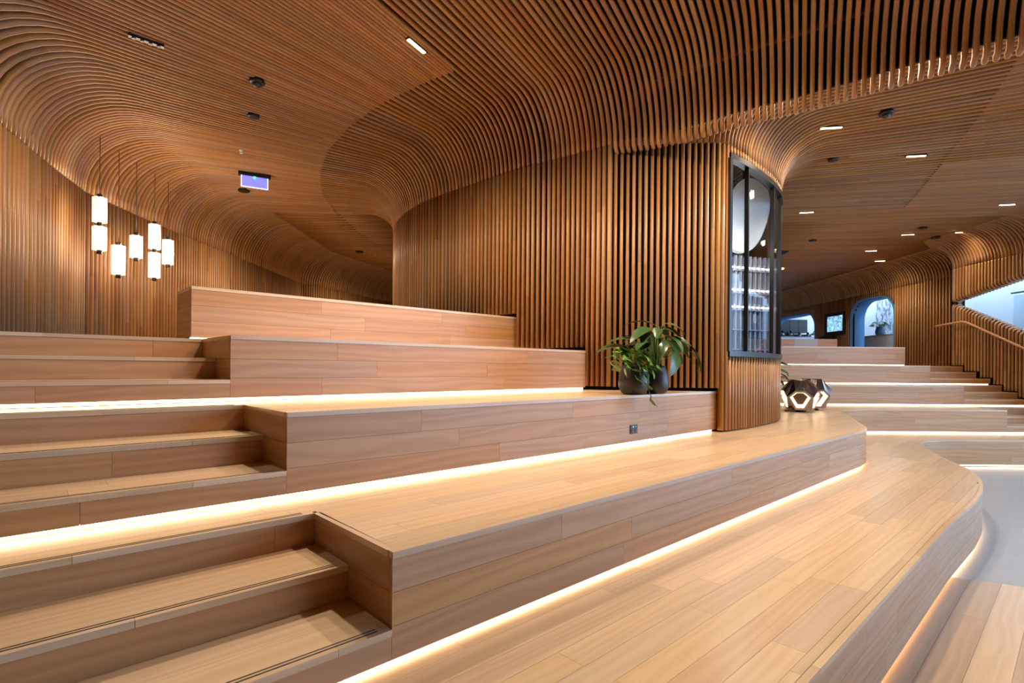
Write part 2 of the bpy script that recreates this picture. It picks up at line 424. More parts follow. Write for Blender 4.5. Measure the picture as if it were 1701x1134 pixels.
# tier 2
t2 = tier('second oak tier sweeping round the slatted pod, faceted lamps standing on it')
in2 = c2+B*(RUN*2)
front2 = [in2-A*LEN, in2, c2]+E2p[1:]
back2 = [c3-A*LEN+B*0.06, c3+B*0.06, e3+B*0.06, Vector((2.6, 7.2)), Vector((3.0, 8.6)), Vector((3.6, 11.42)), Vector((9.55, 11.42))]
fr = offset([in2-A*LEN, in2], 0.03)
poly2 = [fr[0], in2+B*0.03+A*0.02, c2+A*0.03+B*0.03]+offset(E2p, 0.03)[1:]+list(reversed(back2))
lay_planks(poly2, A, 0.142, (0.8, 2.1), Z2, t2)
b2c = [in2-A*LEN+B*0.05, in2+B*0.05+A*0.05, c2+A*0.05+B*0.05]+offset(E2p, 0.05)[1:]+list(reversed(back2))
MB().prism(b2c, Z1-0.02, Z2-0.021).build('base', CORE, t2)
lay_risers(E2, Z1, Z2, t2); led(Poly([c2-A*LEN]+E2p+[Vector((11.1, 10.29))]), Z1, t2)
# left tiers 3-5
def left_tier(label, c, e, En, zl, zh, backpoly, inner):
    t = tier(label); i = c+B*(RUN*2)
    if inner:
        fr = [i-A*LEN+B*0.03, i+B*0.03+A*0.02, c+A*0.03+B*0.03, e+B*0.03]
        frc = [i-A*LEN+B*0.05, i+B*0.05+A*0.05, c+A*0.05+B*0.05, e+B*0.05]
    else: fr = [c+B*0.03, e+B*0.03]; frc = [c+A*0.01+B*0.05, e+B*0.05]
    lay_planks(fr+backpoly, A, 0.142, (1.0, 2.3), zh, t)
    MB().prism(frc+backpoly, zl-0.02, zh-0.021).build('base', CORE, t)
    lay_risers(En, zl, zh, t)
    led(Poly([c-A*(LEN if inner else 0.0), e]), zl, t)
    return t
t3 = left_tier('third oak tier with two black potted plants and a power outlet', c3, e3, E3, Z2, Z3,
               [Vector((2.45, 6.9)), e4+A*0.8+B*0.06, c4+B*0.06, c4-A*LEN+B*0.06], True)
t4 = left_tier('fourth oak tier on the left, below the topmost bench', c4, e4, E4, Z3, Z4,
               [e4+B*0.5, e5+A*0.5+B*0.06, c5+B*0.06, c5+B*0.9, c5-A*2.2+B*0.9], True)
t5 = left_tier('topmost oak bench tier under the pendant lanterns on the left', c5, e5, E5, Z4, Z5,
               [e5+B*0.55, c5+B*0.55], False)
end_panel(c2, B, RUN*2, Z1, Z2, t2); end_panel(c3, B, RUN*2, Z2, Z3, t3); end_panel(c4, B, RUN*2, Z3, Z4, t4); end_panel(c5, B, 0.55, Z4, Z5, t5)
stair(c2, -A, B, Z1, Z2, LEN, 'nearest oak stair flight, at the bottom left corner')
stair(c3, -A, B, Z2, Z3, LEN, 'middle oak stair flight on the left side')
stair(c4, -A, B, Z3, Z4, LEN, 'highest dark oak stair flight on the left')
# right tiers
def right_tier(label, y, x0, x1, zl, zh, yb, ledx, land=None):
    t = tier(label); E = Poly([(x0, y), (x1, y)])
    p = [Vector((x0, y+0.03)), Vector((x1-0.02, y+0.03)), Vector((x1-0.02, yb)), Vector((x0, yb))]
    if land: p = [Vector((x0, y+0.03)), Vector((x1-0.02, y+0.03)), Vector((x1-0.02, y+2*RUN+0.03)), Vector((land, y+2*RUN+0.03)), Vector((land, yb)), Vector((x0, yb))]
    lay_planks(p, (1, 0), 0.142, (1.0, 2.3), zh, t)
    MB().prism([Vector((q.x, q.y+0.03)) if q.y < y+0.1 else q for q in p], zl-0.02, zh-0.021).build('base', CORE, t)
    lay_risers(E, zl, zh, t); led(Poly([(x0, y), (ledx, y)]), zl, t)
    return t
t3r = right_tier('third oak tier on the far right, behind the faceted lamps', 11.36, 4.4, 9.62, Z2, R3, 12.46, 11.1, 11.12)
t4r = right_tier('fourth oak tier on the far right, second from the top', 12.41, 4.4, 9.72, R3, R4, 13.9, 11.1, 11.12)
t5r = right_tier('topmost oak bench tier on the far right', 13.45, 4.4, 9.9, R4, R5, 13.95, 9.9)
X = Vector((1, 0)); Yv = Vector((0, 1))
p = [Vector((9.55, 10.29+2*RUN)), Vector((11.12, 10.29+2*RUN)), Vector((11.12, 11.42)), Vector((9.55, 11.42))]
lay_planks(p, (1, 0), 0.142, (1.0, 2), Z2, t2)
p = [Vector((9.55, 9.34)), Vector((11.12, 9.34)), Vector((11.12, 10.36)), Vector((9.55, 10.36))]
lay_planks(p, (1, 0), 0.142, (1.0, 2), Z1, t1)
MB().prism(p, 0, Z1-0.021).build('base', CORE, t1)
PANEL_REV = False
for (cx, cy, zl, zh, lab, tt) in ((9.55, 10.29, Z1, Z2, 'lowest small oak stair flight by the right wall', t2), (9.62, 11.36, Z2, R3, 'middle small oak stair flight by the right wall', t3r), (9.72, 12.41, R3, R4, 'highest small oak stair flight by the right wall', t4r)):
    c = Vector((cx, cy)); stair(c, X, Yv, zl, zh, 11.12-cx, lab); end_panel(c, Yv, RUN*2, zl, zh, tt)
end_panel(Vector((9.9, 13.45)), Yv, 0.5, R4, R5, t5r)

# ------------------------------------------------------------------ battens
def sweep(path, w, D, mb=None):
    """path: list of (pos, tangent, room-side normal); rounded nose on the room side"""
    full = [path[0]]
    for a_, b_ in zip(path, path[1:]):       # keep long straight runs flat: extra rings close to both ends
        ln = (b_[0]-a_[0]).length
        if ln > 0.45 and len(path) > 2:
            e_ = (b_[0]-a_[0])*(0.03/ln); full += [(a_[0]+e_, a_[1], a_[2]), (b_[0]-e_, a_[1], a_[2])]
        full.append(b_)
    path = full
    mb = mb or MB(); prof = [(-w/2, -D), (-w/2, -0.36*w), (-0.33*w, -0.1*w), (0, 0), (0.33*w, -0.1*w), (w/2, -0.36*w), (w/2, -D)]
    b = len(mb.v); n = len(prof); u = random.random()*300; v0 = random.random()*20; us = []
    for i, (p, t, nn) in enumerate(path):
        if i: u += (p-path[i-1][0]).length
        us.append(u); lat = t.cross(nn)
        for x, d in prof: mb.v.append(tuple(p+lat*x+nn*d))
    pv = [v0+k*w*0.5 for k in range(n+1)]
    for i in range(len(path)-1):
        for k in range(n):
            k2 = (k+1) % n; sm = k < n-1
            mb.face([b+i*n+k, b+(i+1)*n+k, b+(i+1)*n+k2, b+i*n+k2], [(us[i], pv[k]), (us[i+1], pv[k]), (us[i+1], pv[k+1]), (us[i], pv[k+1])], sm)
    mb.face([b+k for k in range(n)], [(us[0], pv[k]) for k in range(n)])
    e0 = b+(len(path)-1)*n; mb.face([e0+k for k in reversed(range(n))], [(us[-1], pv[k]) for k in range(n)])
    return mb
def v3(p, z): return Vector((p.x, p.y, z))
UP = Vector((0, 0, 1))
def vert_batten(p, nrm, z0, z1, w, D, parent, mb=None):
    nn = Vector((nrm.x, nrm.y, 0)).normalized()
    m_ = sweep([(v3(p, z0), UP, nn), (v3(p, z1), UP, nn)], w, D, mb)
    if mb is None: m_.build('batten', BAT, parent)
def arc_up(W, d, zj, R, n=9):           # wall -> ceiling, starting at (W, zj)
    D3 = Vector((d.x, d.y, 0)); out = []
    for k in range(n+1):
        th = PI/2*k/n
        out.append((v3(W, zj)+D3*R*(1-math.cos(th))+UP*R*math.sin(th), D3*math.sin(th)+UP*math.cos(th), D3*math.cos(th)-UP*math.sin(th)))
    return out
def arc_down(P, d, zj, R, n=9):         # ceiling -> pod, ending at (P, zj)
    D3 = Vector((d.x, d.y, 0)); out = []
    for k in range(n+1):
        th = PI/2*(1-k/n)
        out.append((v3(P, zj)-D3*R*(1-math.cos(th))+UP*R*math.sin(th), D3*math.sin(th)-UP*math.cos(th), -D3*math.cos(th)-UP*math.sin(th)))
    return out
def hook(P, d, zj, r=0.11, n=6, drop=0.0):
    D3 = Vector((d.x, d.y, 0)); out = []
    for k in range(1, n+1):
        th = PI/2*k/n*1.05
        out.append((v3(P, zj-drop)+D3*r*(1-math.cos(th))-UP*r*math.sin(th), D3*math.sin(th)-UP*math.cos(th), -D3*math.cos(th)-UP*math.sin(th)))
    return out
def isect(p, d, curve):
    """first crossing of the ray p+d*t with a polyline"""
    best = None
    for a, b in zip(curve, curve[1:]):
        e = b-a; den = d.x*e.y-d.y*e.x
        if abs(den) < 1e-9: continue
        t = ((a.x-p.x)*e.y-(a.y-p.y)*e.x)/den; s = ((a.x-p.x)*d.y-(a.y-p.y)*d.x)/den
        if 0 <= s <= 1 and t > 0.05 and (best is None or t < best): best = t
    return best
ZJW, RW = 4.06, 0.90        # left wall joint height and cove radius
ZJP, RP = 4.31, 0.65        # pod joint height and flare radius
WB = 0.034

ceil_l = empty('ceiling', kind='structure', label='left timber batten ceiling curving from the left wall to the slatted pod')
ceil_r = empty('ceiling', kind='structure', label='right timber batten ceiling with small warm downlights')
wall_l = empty('wall_left', kind='structure', label='left wall of vertical timber battens behind the pendant lanterns')
wall_c = empty('wall_center', kind='structure', label='rounded slatted pod wall in the middle of the hall')
wall_r = empty('wall_right', kind='structure', label='right wall of vertical timber battens with arched and triangular openings')

dF = Vector((0.479, 0.878)).normalized()
KP = [(5.3, 3.3), (4.6, 3.82), (4.023, 4.232), (3.51, 4.625), (2.82, 5.20), (2.445, 5.452), (1.775, 5.998), (1.163, 6.30), (0.88, 6.5), (0.47, 6.80), (0.047, 7.10),
      (-0.96, 8.045), (-1.45, 8.56), (-1.78, 9.05), (-2.04, 9.53), (-2.25, 10.1), (-2.42, 10.8), (-2.50, 11.6), (-2.55, 13), (-2.55, 15.4), (-2.5, 19.5), (-2.3, 22)]
KP = [Vector(p) for p in KP]
KW = [p-dF*((p.y+3.2)/dF.y) for p in KP[:11]]+[Vector(p) for p in ((-4.72, 3.5), (-5.08, 5.25), (-5.60, 6.50), (-5.93, 7.40), (-6.02, 8.6), (-6.08, 10.0), (-6.08, 11.4), (-6.09, 13), (-6.10, 15.4), (-4.64, 19.47), (-2.9, 21.8))]
PL = Poly(catmull(KP, 6))
tk = [0.0]
for i in range(1, len(KP)): tk.append(PL.s[i*6])
def interpW(t, K, tk, sm=True):
    for i in range(len(tk)-1):
        if t <= tk[i+1] or i == len(tk)-2:
            f = (t-tk[i])/(tk[i+1]-tk[i]); return K[i].lerp(K[i+1], f)
pitch = lambda t: 0.0705 if t < tk[9] else (0.078 if t < tk[11] else (0.088 if t < tk[17] else 0.19))
ts = []; t = 0.02
while t < PL.L-0.02: ts.append(t); t += pitch(t)
BND = [Vector(p) for p in ((-0.2, 5.6), (-0.778, 6.034), (-0.95, 6.137), (-1.671, 6.709), (-2.30, 7.40), (-2.811, 8.14), (-3.1, 8.698), (-3.316, 9.162), (-3.65, 10.252), (-3.814, 11.449), (-3.82, 13.07), (-3.7, 14.2), (-3.2, 16), (-2.6, 18))]
SF, S1 = tk[7], tk[10]-0.01
wl_pts = []
def wall_path(W, d): return arc_up(W, d, ZJW, RW)
for i, t in enumerate(ts):
    P = PL.at(t)[0]; W = interpW(t, KW, tk); d = (P-W).normalized(); front = t < S1
    pn = PL.at(t)[1]; perp = abs(pn.x*d.y-pn.y*d.x)*pitch(t)
    w = max(0.019, min(0.042, (0.60 if t < tk[9] else 0.47)*perp)) if t < tk[17] else 0.042
    zb = Z5 if P.x < 0.02 else (Z4 if P.x < 0.87 else Z3); zb += 0.045
    if t >= tk[17]: wcl = 0.042
    else: wcl = max(0.022, min(0.042, 0.5*perp))
    if front: start = [(v3(W, ZC), Vector((d.x, d.y, 0)), -UP)]
    else:
        start = wall_path(W, d); wl_pts.append(W)
        vert_batten(W, Vector((d.x, d.y)), 1.8, ZJW, 0.034 if t < tk[16] else 0.036, 0.07, wall_l)
    if t < SF:
        path = start+arc_down(P, d, ZJP, RP)+hook(P, d, ZJP, 0.10, drop=0.0)
        sweep(path, w, 0.055).build('batten', BAT, ceil_l)
    elif t < tk[17]:
        if front:
            sweep(start+arc_down(P, d, ZJP, RP), w, 0.08).build('batten', BAT, ceil_l)
        else:
            bt = isect(P, -d, BND); wj = min(WB, w)
            sweep(start+arc_down(P, d, ZJP, RP), w, 0.065).build('batten', BAT, ceil_l)
        nn = Vector((-PL.at(t)[1].y, PL.at(t)[1].x)); nn = -nn if nn.dot(d) > 0 else nn
        vert_batten(P, nn if nn.length else -d, zb, ZJP, 0.038, 0.08, wall_c)
    else:
        sweep(start, wcl, 0.08).build('batten', BAT, ceil_l); sweep([start[-1], (v3(P, ZC), Vector((d.x, d.y, 0)), -UP)], 0.09, 0.08).build('batten', BAT, ceil_l)
    # the extra battens that close the ceiling outside the arc
    if not front and i+1 < len(ts):
        t2_ = (t+ts[i+1])/2; P2 = PL.at(t2_)[0]; W2 = interpW(t2_, KW, tk); d2 = (P2-W2).normalized()
        if t2_ < tk[19]:
            bt = isect(P2, -d2, BND); endp = P2-d2*bt if bt else P2
        else: endp = P2
        if t < tk[17]: sweep(wall_path(W2, d2)+[(v3(endp, ZC), Vector((d2.x, d2.y, 0)), -UP)], wcl, 0.08).build('batten', BAT, ceil_l)
        else:
            wp2 = wall_path(W2, d2); sweep(wp2, wcl, 0.08).build('batten', BAT, ceil_l); sweep([wp2[-1], (v3(endp, ZC), Vector((d2.x, d2.y, 0)), -UP)], 0.09, 0.08).build('batten', BAT, ceil_l)
        vert_batten(W2, d2, 1.8, ZJW, 0.034 if t < tk[16] else 0.036, 0.07, wall_l); wl_pts.append(W2)
# dark backing behind the battens
def sheet(pts, z0, z1, name, m, parent, thick=0.03):
    mb = MB(); a = [V2(p) for p in pts]; b_ = offset(a, thick); n = len(a)
    for z in (z0, z1):
        for p in a: mb.v.append((p.x, p.y, z))
        for p in b_: mb.v.append((p.x, p.y, z))
    for i in range(n-1):
        mb.face([i, i+1, 2*n+i+1, 2*n+i]); mb.face([n+i+1, n+i, 3*n+i, 3*n+i+1]); mb.face([2*n+i, 2*n+i+1, 3*n+i+1, 3*n+i]); mb.face([i+1, i, n+i, n+i+1])
    return mb.build(name, m, parent)
MB().box((0.6, 10, 5.13), (23.4, 36, 0.12)).build('roof_board', BLACK, ceil_l)
sheet(offset([KW[10]]+wl_pts, 0.10), 1.5, 5.05, 'backing_board', BLACK, wall_l)
podL = [PL.at(tt)[0] for tt in ts if tt >= SF-0.05]
sheet(offset(podL, -0.10), 0.9, 5.06, 'backing_board', BLACK, wall_c, -0.03)
fas = [PL.at(tt)[0] for tt in ts if tt < SF+0.05]
sheet(offset(fas, -0.075), 4.38, 5.06, 'backing_board', BLACK, ceil_l, -0.03)

# ---- right family
KPR = [Vector(p) for p in ((1.19, 6.36), (1.8, 6.27), (2.30, 6.23), (2.48, 6.26), (2.68, 6.40), (2.915, 6.61), (3.25, 6.95), (3.55, 7.28), (3.85, 7.68), (4.06, 8.08), (4.18, 8.55), (4.25, 9.2), (4.28, 10.2), (4.3, 12), (4.3, 14.6), (4.3, 15.3), (4.3, 16.6), (4.3, 20), (4.3, 25.0))]
DR = [(.82, -.57), (.82, -.57), (.82, -.57), (.825, -.565), (.83, -.56), (.835, -.55), (.86, -.51), (.88, -.47), (.905, -.42), (.93, -.37), (.945, -.33), (.96, -.28), (.975, -.22)]
KWR = [KPR[i]+V2(d).normalized()*((6.2 if i < 3 else (11.15-KPR[i].x)/V2(d).normalized().x)) for i, d in enumerate(DR)]
KWR += [Vector(p) for p in ((11.15, 11.0), (11.15, 13.55), (11.98, 14.35), (12.0, 16.0), (12.0, 20), (12.0, 25.0))]
PR = Poly(catmull(KPR, 6)); tr = [PR.s[i*6] for i in range(len(KPR))]
BNR = [Vector(p) for p in ((4.2, 3.6), (4.75, 4.6), (5.286, 5.579), (5.906, 6.664), (6.726, 8.323), (7.486, 9.878), (7.9, 10.8))]
def pitchr(t): return 0.0705 if t < tr[5] else (0.088 if t < tr[7] else (0.10 if t < tr[12] else 0.09))
tsr = []; t = 0.03
while t < PR.L-0.02: tsr.append(t); t += pitchr(t)
WS = tr[3]+0.085; WE = tr[10]+0.05       # window span along the pod wall
ZWB, ZWT = 1.85, 4.19
ZJR, RR = 4.26, 0.70
far = MB(); farw = MB()
# openings in the right wall
def arch(y0, y1, z0, z1, r):
    def f(y):
        if y < y0 or y > y1: return None
        top = z1
        for yy, s in ((y0, 1), (y1, -1)):
            dd = (y-yy)*s
            if dd < r: top = z1-r+math.sqrt(max(0, r*r-(r-dd)**2))
        return (z0, top)
    return f
arch2 = arch(16.80, 18.95, 1.7, 4.06, 0.62); arch1 = arch(21.2, 24.9, 1.7, 3.96, 0.6)
TA, TU, TL_ = (13.62, 3.40), (11.6, 3.735), (11.6, 2.50)
def tri(y):
    if y > TA[0]: return None
    k = (TA[0]-y)/(TA[0]-TU[0]); return (TA[1]+(TL_[1]-TA[1])*k, TA[1]+(TU[1]-TA[1])*k)
def base_r(y):
    for y0, z in ((13.17, R4), (12.79, R4-0.147), (12.41, R4-0.293), (12.12, R3), (11.74, R3-0.142), (11.36, R3-0.283), (11.05, Z2), (10.67, Z2-0.153), (10.29, Z2-0.307), (9.3, Z1)):
        if y >= y0: return z
    return 0.0
wr_pts = []
def roll(W, d, z, sgn):     # batten end rolled into the triangular opening
    nn = Vector((d.x, d.y, 0)); out = []; r = 0.10
    for k in range(6):
        th = PI/2*k/5
        out.append((v3(W, z+sgn*r*(1-math.sin(th)) - 0) - nn*r*(1-math.cos(th)), UP*math.cos(th)*(-sgn) - nn*math.sin(th), nn*math.cos(th) - UP*sgn*math.sin(th)))
    return out
for i, t in enumerate(tsr):
    for dense in (False, True):
        if dense:
            if i+1 >= len(tsr) or t < tr[4] or t > tr[13]+0.2: continue
            tt = (t+tsr[i+1])/2
        else: tt = t
        P, tg = PR.at(tt); W = interpW(tt, KWR, tr); d = (W-P).normalized()
        perp = abs(tg.x*d.y-tg.y*d.x)*pitchr(tt)
        cove = tt > tr[11]
        w = max(0.018, min(0.045, 0.50*perp)) if tt < tr[13]+0.2 else 0.046
        hidden = tt > tr[11]+0.4
        # from the pod: wall part, flare, ceiling, cove
        st = [] 
        D3 = Vector((d.x, d.y, 0))
        if hidden or dense: st = []
        else:
            st = arc_up(P, d, ZJP, RP)
        if dense:
            bt = isect(P, d, BNR); s0 = P+d*bt if bt else P+d*0.3
            st = [(v3(s0, ZC), D3, -UP)]
        elif hidden: st = [(v3(P, ZC), D3, -UP)]
        if cove:
            en = [(p, tt_, nn) for p, tt_, nn in arc_down(W, d, ZJR, RR, 8)]
        else: en = [(v3(W, ZC), D3, -UP)]
        if tt > tr[13]+0.2: sweep(st+[(en[0][0]-D3*0.01, D3, -UP)], 0.083, 0.08, far); sweep(en, 0.05, 0.07, far)
        else: sweep(st+en, w, 0.08).build('batten', BAT, ceil_r)
        if not dense and not hidden:
            nn = Vector((tg.y, -tg.x)); zb = (Z3+0.04) if tt < tr[3]-0.03 else Z2+0.02
            wv = 0.038
            if WS < tt < WE:
                vert_batten(P, nn, zb, ZWB-0.03, wv, 0.06, wall_c); vert_batten(P, nn, ZWT+0.03, ZJP, wv, 0.06, wall_c)
            else: vert_batten(P, nn, zb, ZJP, wv, 0.07, wall_c)
        if cove and W.y > 9.0:
            wr_pts.append(W); zb = base_r(W.y)+0.02; hole = None
            if W.x > 11.9: hole = arch2(W.y) or arch1(W.y)
            elif W.x < 11.3: hole = tri(W.y)
            nn = -d if not (11.3 < W.x < 11.9) else Vector((-1, 0.9)).normalized()
            nn = Vector((-1, 0)) if not (11.3 < W.x < 11.9) else nn
            tgt = None
            if hole is None: vert_batten(W, nn, zb, ZJR, 0.046, 0.07, wall_r)
            elif W.x < 11.3:
                N3 = Vector((nn.x, nn.y, 0)); r = 0.10
                lo = max(hole[0], zb+0.1); hi = hole[1]
                low = [(v3(W, zb), UP, N3)]+[(v3(W, lo-r+r*math.sin(a))-N3*r*(1-math.cos(a)), UP*math.cos(a)-N3*math.sin(a), N3*math.cos(a)+UP*math.sin(a)) for a in [PI/2*k/5 for k in range(6)]]+[(v3(W, lo)-N3*0.22, -N3, UP)]
                sweep(low, 0.046, 0.05).build('batten', BAT, wall_r)
                hig = [(v3(W, hi)-N3*0.22, N3, -UP)]+[(v3(W, hi+r-r*math.cos(a))-N3*r*(1-math.sin(a)), N3*math.cos(a)+UP*math.sin(a), N3*math.sin(a)-UP*math.cos(a)) for a in [PI/2*k/5 for k in range(6)]]+[(v3(W, ZJR), UP, N3)]
                sweep(hig, 0.046, 0.05).build('batten', BAT, wall_r)
            else:
                if hole[1] < ZJR-0.02: vert_batten(W, nn, hole[1]+0.01, ZJR, 0.046, 0.07, wall_r)
tag(far.build('batten_run', BAT, ceil_r), kind='stuff')
# wall strip nearer than the last batten and the dark board behind the right wall (with its openings left free)
def yz_board(x, rects, name, m, parent, t=0.03):
    mb = MB()
    for y0, y1, z0, z1 in rects: mb.box((x, (y0+y1)/2, (z0+z1)/2), (t, y1-y0, z1-z0))
    return mb.build(name, m, parent)
sl = []
y = 9.3
while y < 13.6:
    h = tri(y+0.05)
    if h: sl += [(y, y+0.1, 0, h[0]-0.02), (y, y+0.1, h[1]+0.02, 5.05)]
    else: sl.append((y, y+0.1, 0, 5.05))
    y += 0.1
yz_board(11.25, sl, 'backing_board', BLACK, wall_r)
sl = []; y = 14.3
while y < 25.5:
    h = arch2(y+0.05) or arch1(y+0.05)
    if h: sl.append((y, y+0.1, h[1], 5.05))
    else: sl.append((y, y+0.1, 1.5, 5.05))
    y += 0.1
yz_board(12.1, sl, 'backing_board', BLACK, wall_r)
sheet([(11.27, 13.55), (12.1, 14.35)], 1.5, 5.05, 'backing_board', BLACK, wall_r, -0.02)
podR = [PR.at(x)[0] for x in [k*0.12 for k in range(int(PR.s[12*6]/0.12)+1)]]
sheet([p for p in offset([PR.at(WS*k/12)[0] for k in range(13)], 0.10)], 0.9, 5.06, 'backing_board', BLACK, wall_c)
win = [PR.at(WS+(WE-WS)*k/28)[0] for k in range(29)]
sheet(offset(win, 0.09), 0.9, ZWB, 'backing_board', BLACK, wall_c)
sheet(offset(win, 0.09), ZWT, 5.06, 'backing_board', BLACK, wall_c)
sheet(offset([PR.at(WE+(tr[13]-WE)*k/12)[0] for k in range(13)], 0.10), 0.9, 5.06, 'backing_board', BLACK, wall_c)
# far and rear closing walls
tag(MB().box((4.7, 25.6, 3.2), (15.5, 0.15, 4.0)).build('wall_back', BAT), 'far end wall closing the hall', None, None, 'structure')
tag(MB().box((2.9, -3.6, 2.5), (18.6, 0.15, 5.2)).build('wall_front', BAT), 'unseen timber wall added behind the camera to block daylight', None, None, 'structure')  # unseen wall, extended so that daylight enters from the right only
tag(MB().box((-6.4, 0.0, 2.5), (0.15, 8.0, 5.2), 0.0).build('wall_side', BAT), 'timber side wall left of the camera', None, None, 'structure')

# ------------------------------------------------------------------ pod window
wn = empty('window_1', kind='structure', label='curved dark framed window in the slatted pod wall')
def ribbon(pts, z0, z1, th, name, m, parent): return sheet(pts, z0, z1, name, m, parent, th)
wpts = offset(win, -0.015)
ribbon(wpts, ZWB-0.03, ZWB+0.035, 0.09, 'sill', FRAME, wn); ribbon(wpts, ZWT-0.035, ZWT+0.03, 0.09, 'head', BMET, wn)
WP = Poly(win)
cuts = [0.0, 0.47, 1.42, 1.9, 2.33, WP.L]
for k, s in enumerate(cuts):
    p, tg = WP.at(s); a = math.atan2(tg.y, tg.x); wd = 0.028 if k else 0.05
    q = p+Vector((-tg.y, tg.x))*0.02
    MB().box((q.x, q.y, (ZWB+ZWT)/2), (wd, 0.05 if k else 0.09, ZWT-ZWB-0.06), a).build('jamb' if k in (0, len(cuts)-1) else 'mullion', BMET, wn)
for a_, b_ in zip(cuts, cuts[1:]):
    ribbon(offset(WP.sub(a_+0.02, b_-0.02), 0.03), ZWB+0.03, ZWT-0.03, 0.008, 'pane', GLASS, wn)
# inside the pod: panel in place of a glass reflection, and a lit bottle rack
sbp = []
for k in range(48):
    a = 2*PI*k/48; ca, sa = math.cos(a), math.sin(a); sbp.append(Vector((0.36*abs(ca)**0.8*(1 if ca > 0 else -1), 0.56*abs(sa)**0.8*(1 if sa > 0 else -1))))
sb = tag(MB().prism(sbp, -0.05, 0.05, bottom=True).build('reflection_panel', WHITE), 'white rounded panel standing in for a reflection in the pod window', 'reflection panel')
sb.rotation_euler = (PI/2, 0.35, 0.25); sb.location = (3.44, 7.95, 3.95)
rk = empty('display_rack', (0, 0, 0), 'tall rack of pale posts with small lights inside the pod window', 'rack')
for k in range(10):
    q = Vector((3.30+0.088*k, 8.10+0.03*k)); MB().box((q.x, q.y, 2.35), (0.032, 0.04, 2.1), 0.33).build('post', GREY, rk)
    if k < 9:
        for z in (2.62, 2.88, 3.22): MB().box((q.x+0.044, q.y, z), (0.055, 0.03, 0.02), 0.33).build('shelf_light', RACKL, rk)
        for z in (2.0, 2.3, 2.6, 2.86, 3.2): MB().box((q.x+0.044, q.y+0.05, z-0.03), (0.088, 0.16, 0.015), 0.33).build('shelf', GREY, rk)
MB().box((3.72, 8.38, 2.3), (1.0, 0.03, 2.2), 0.33).build('back_panel', plain('rack_back', (0.16, 0.14, 0.135), 0.4), rk)
l = bpy.data.lights.new('rack_and_fill_light', 'POINT'); l.energy = 18; l.color = (1, 0.95, 0.9); l.shadow_soft_size = 0.1  # added fill lamp for the pod interior, standing clear of the rack
o = bpy.data.objects.new('rack_and_fill_light', l); col.objects.link(o); o.location = (3.15, 7.35, 3.3)

# ------------------------------------------------------------------ lights of the ceiling
def spot(loc, watt, size=2.2, c=WARM, blend=0.8):
    l = bpy.data.lights.new('spot', 'SPOT'); l.energy = watt; l.color = c; l.spot_size = 2.9; l.spot_blend = 1.0; l.shadow_soft_size = 0.08
    o = bpy.data.objects.new('spot', l); col.objects.link(o); o.location = loc; return o
def downlight(x, y, ang, label, watt=SPOT_W, ln=0.26, lit=True, group='recessed ceiling downlights', size=2.3):
    t = empty('downlight', (x, y, ZC), label, 'downlight', group, rz=ang)
    MB().box((0, 0, -0.002), (ln+0.03, 0.05, 0.02)).build('housing', BMET, t)
    MB().box((0, 0, -0.0145), (ln, 0.036, 0.006)).build('lens', HALO if lit else BMET, t)
    if lit: 
        s = spot((0, 0, -0.05), watt, size); s.parent = t
    return t
downlight(-1.004, 5.474, math.atan2(.878, .479), 'bright linear downlight near the edge of the left ceiling', 160)
t = empty('track_light', (-3.737, 5.419, ZC), 'unlit black four lens fitting in the upper left ceiling', 'ceiling light', rz=0.72)
MB().box((0, 0, -0.01), (0.30, 0.05, 0.03)).build('housing', BMET, t)
for k in range(4): MB().lathe([(0.017, 0), (0.017, -0.012), (0.010, -0.012), (0.008, -0.004)], (-0.105+0.07*k, 0, -0.024), 12).build('lens', STEEL, t)
s = spot((-3.737, 5.419, ZC-0.06), 120)
for (x, y, lab, wt) in ((4.305, 7.242, 'nearest right downlight, between the pod flare and a black detector', 70), (6.159, 8.170, 'right downlight at the end of the widely spaced battens', 70),
        (6.119, 11.136, 'right downlight beside the top of the pod window', 60), (9.721, 10.511, 'downlight at the right edge of the photo, above the triangular opening', 50),
        (9.525, 12.884, 'right downlight in the middle of the far ceiling', 75), (10.611, 12.622, 'far right downlight close to the curved right cove', 50),
        (9.831, 14.657, 'farther small downlight left of the right cove', 65), (11.0, 15.997, 'farthest small downlight against the right cove', 90)):
    downlight(x, y, -0.15, lab, wt*0.9)
t = empty('ceiling_light', (8.6, 17.4, ZC), 'round warm ceiling light beside the pod edge in the distance', 'ceiling light')
MB().lathe([(0.22, 0), (0.22, -0.02), (0.2, -0.025), (0, -0.025)], n=20).build('lens', emit('warm_disc', (1, .55, .2), 1.6), t)
# added spots without fittings, placed to brighten the tiers and the left side
for x, y in ((1.3, 4.4), (3.6, 5.8), (-0.7, 4.3), (-4.3, 10.5), (-3.9, 15.5)):
    s = spot((x, y, ZC-0.06), SPOT_W)
def dome(x, y, r, label, kind='detector', z=ZC):
    t = empty(kind, (x, y, z), label, 'detector' if kind != 'speaker_grille' else 'speaker')
    MB().lathe([(r, 0.01), (r, -0.018), (r*0.92, -0.026), (r*0.55, -0.028)], n=20).build('base', BMET, t)
    MB().lathe([(r*0.55, -0.026), (r*0.52, -0.05), (r*0.36, -0.066), (0.0, -0.072)] if kind == 'detector' else [(r*0.55, -0.027), (0, -0.03)], n=20).build('dome' if kind == 'detector' else 'grille', DARKG if kind == 'detector' else BMET, t)
dome(-2.983, 6.193, 0.085, 'black domed detector in the middle of the left ceiling')
dome(-3.437, 7.043, 0.075, 'flat black round ceiling disc below the domed left detector', 'speaker_grille')
dome(-5.07, 10.042, 0.10, 'flat black round ceiling disc under the exit sign', 'speaker_grille')
dome(-4.406, 15.326, 0.11, 'small flat black disc far along the left ceiling', 'speaker_grille')
dome(4.756, 6.825, 0.085, 'black domed detector on the right ceiling')
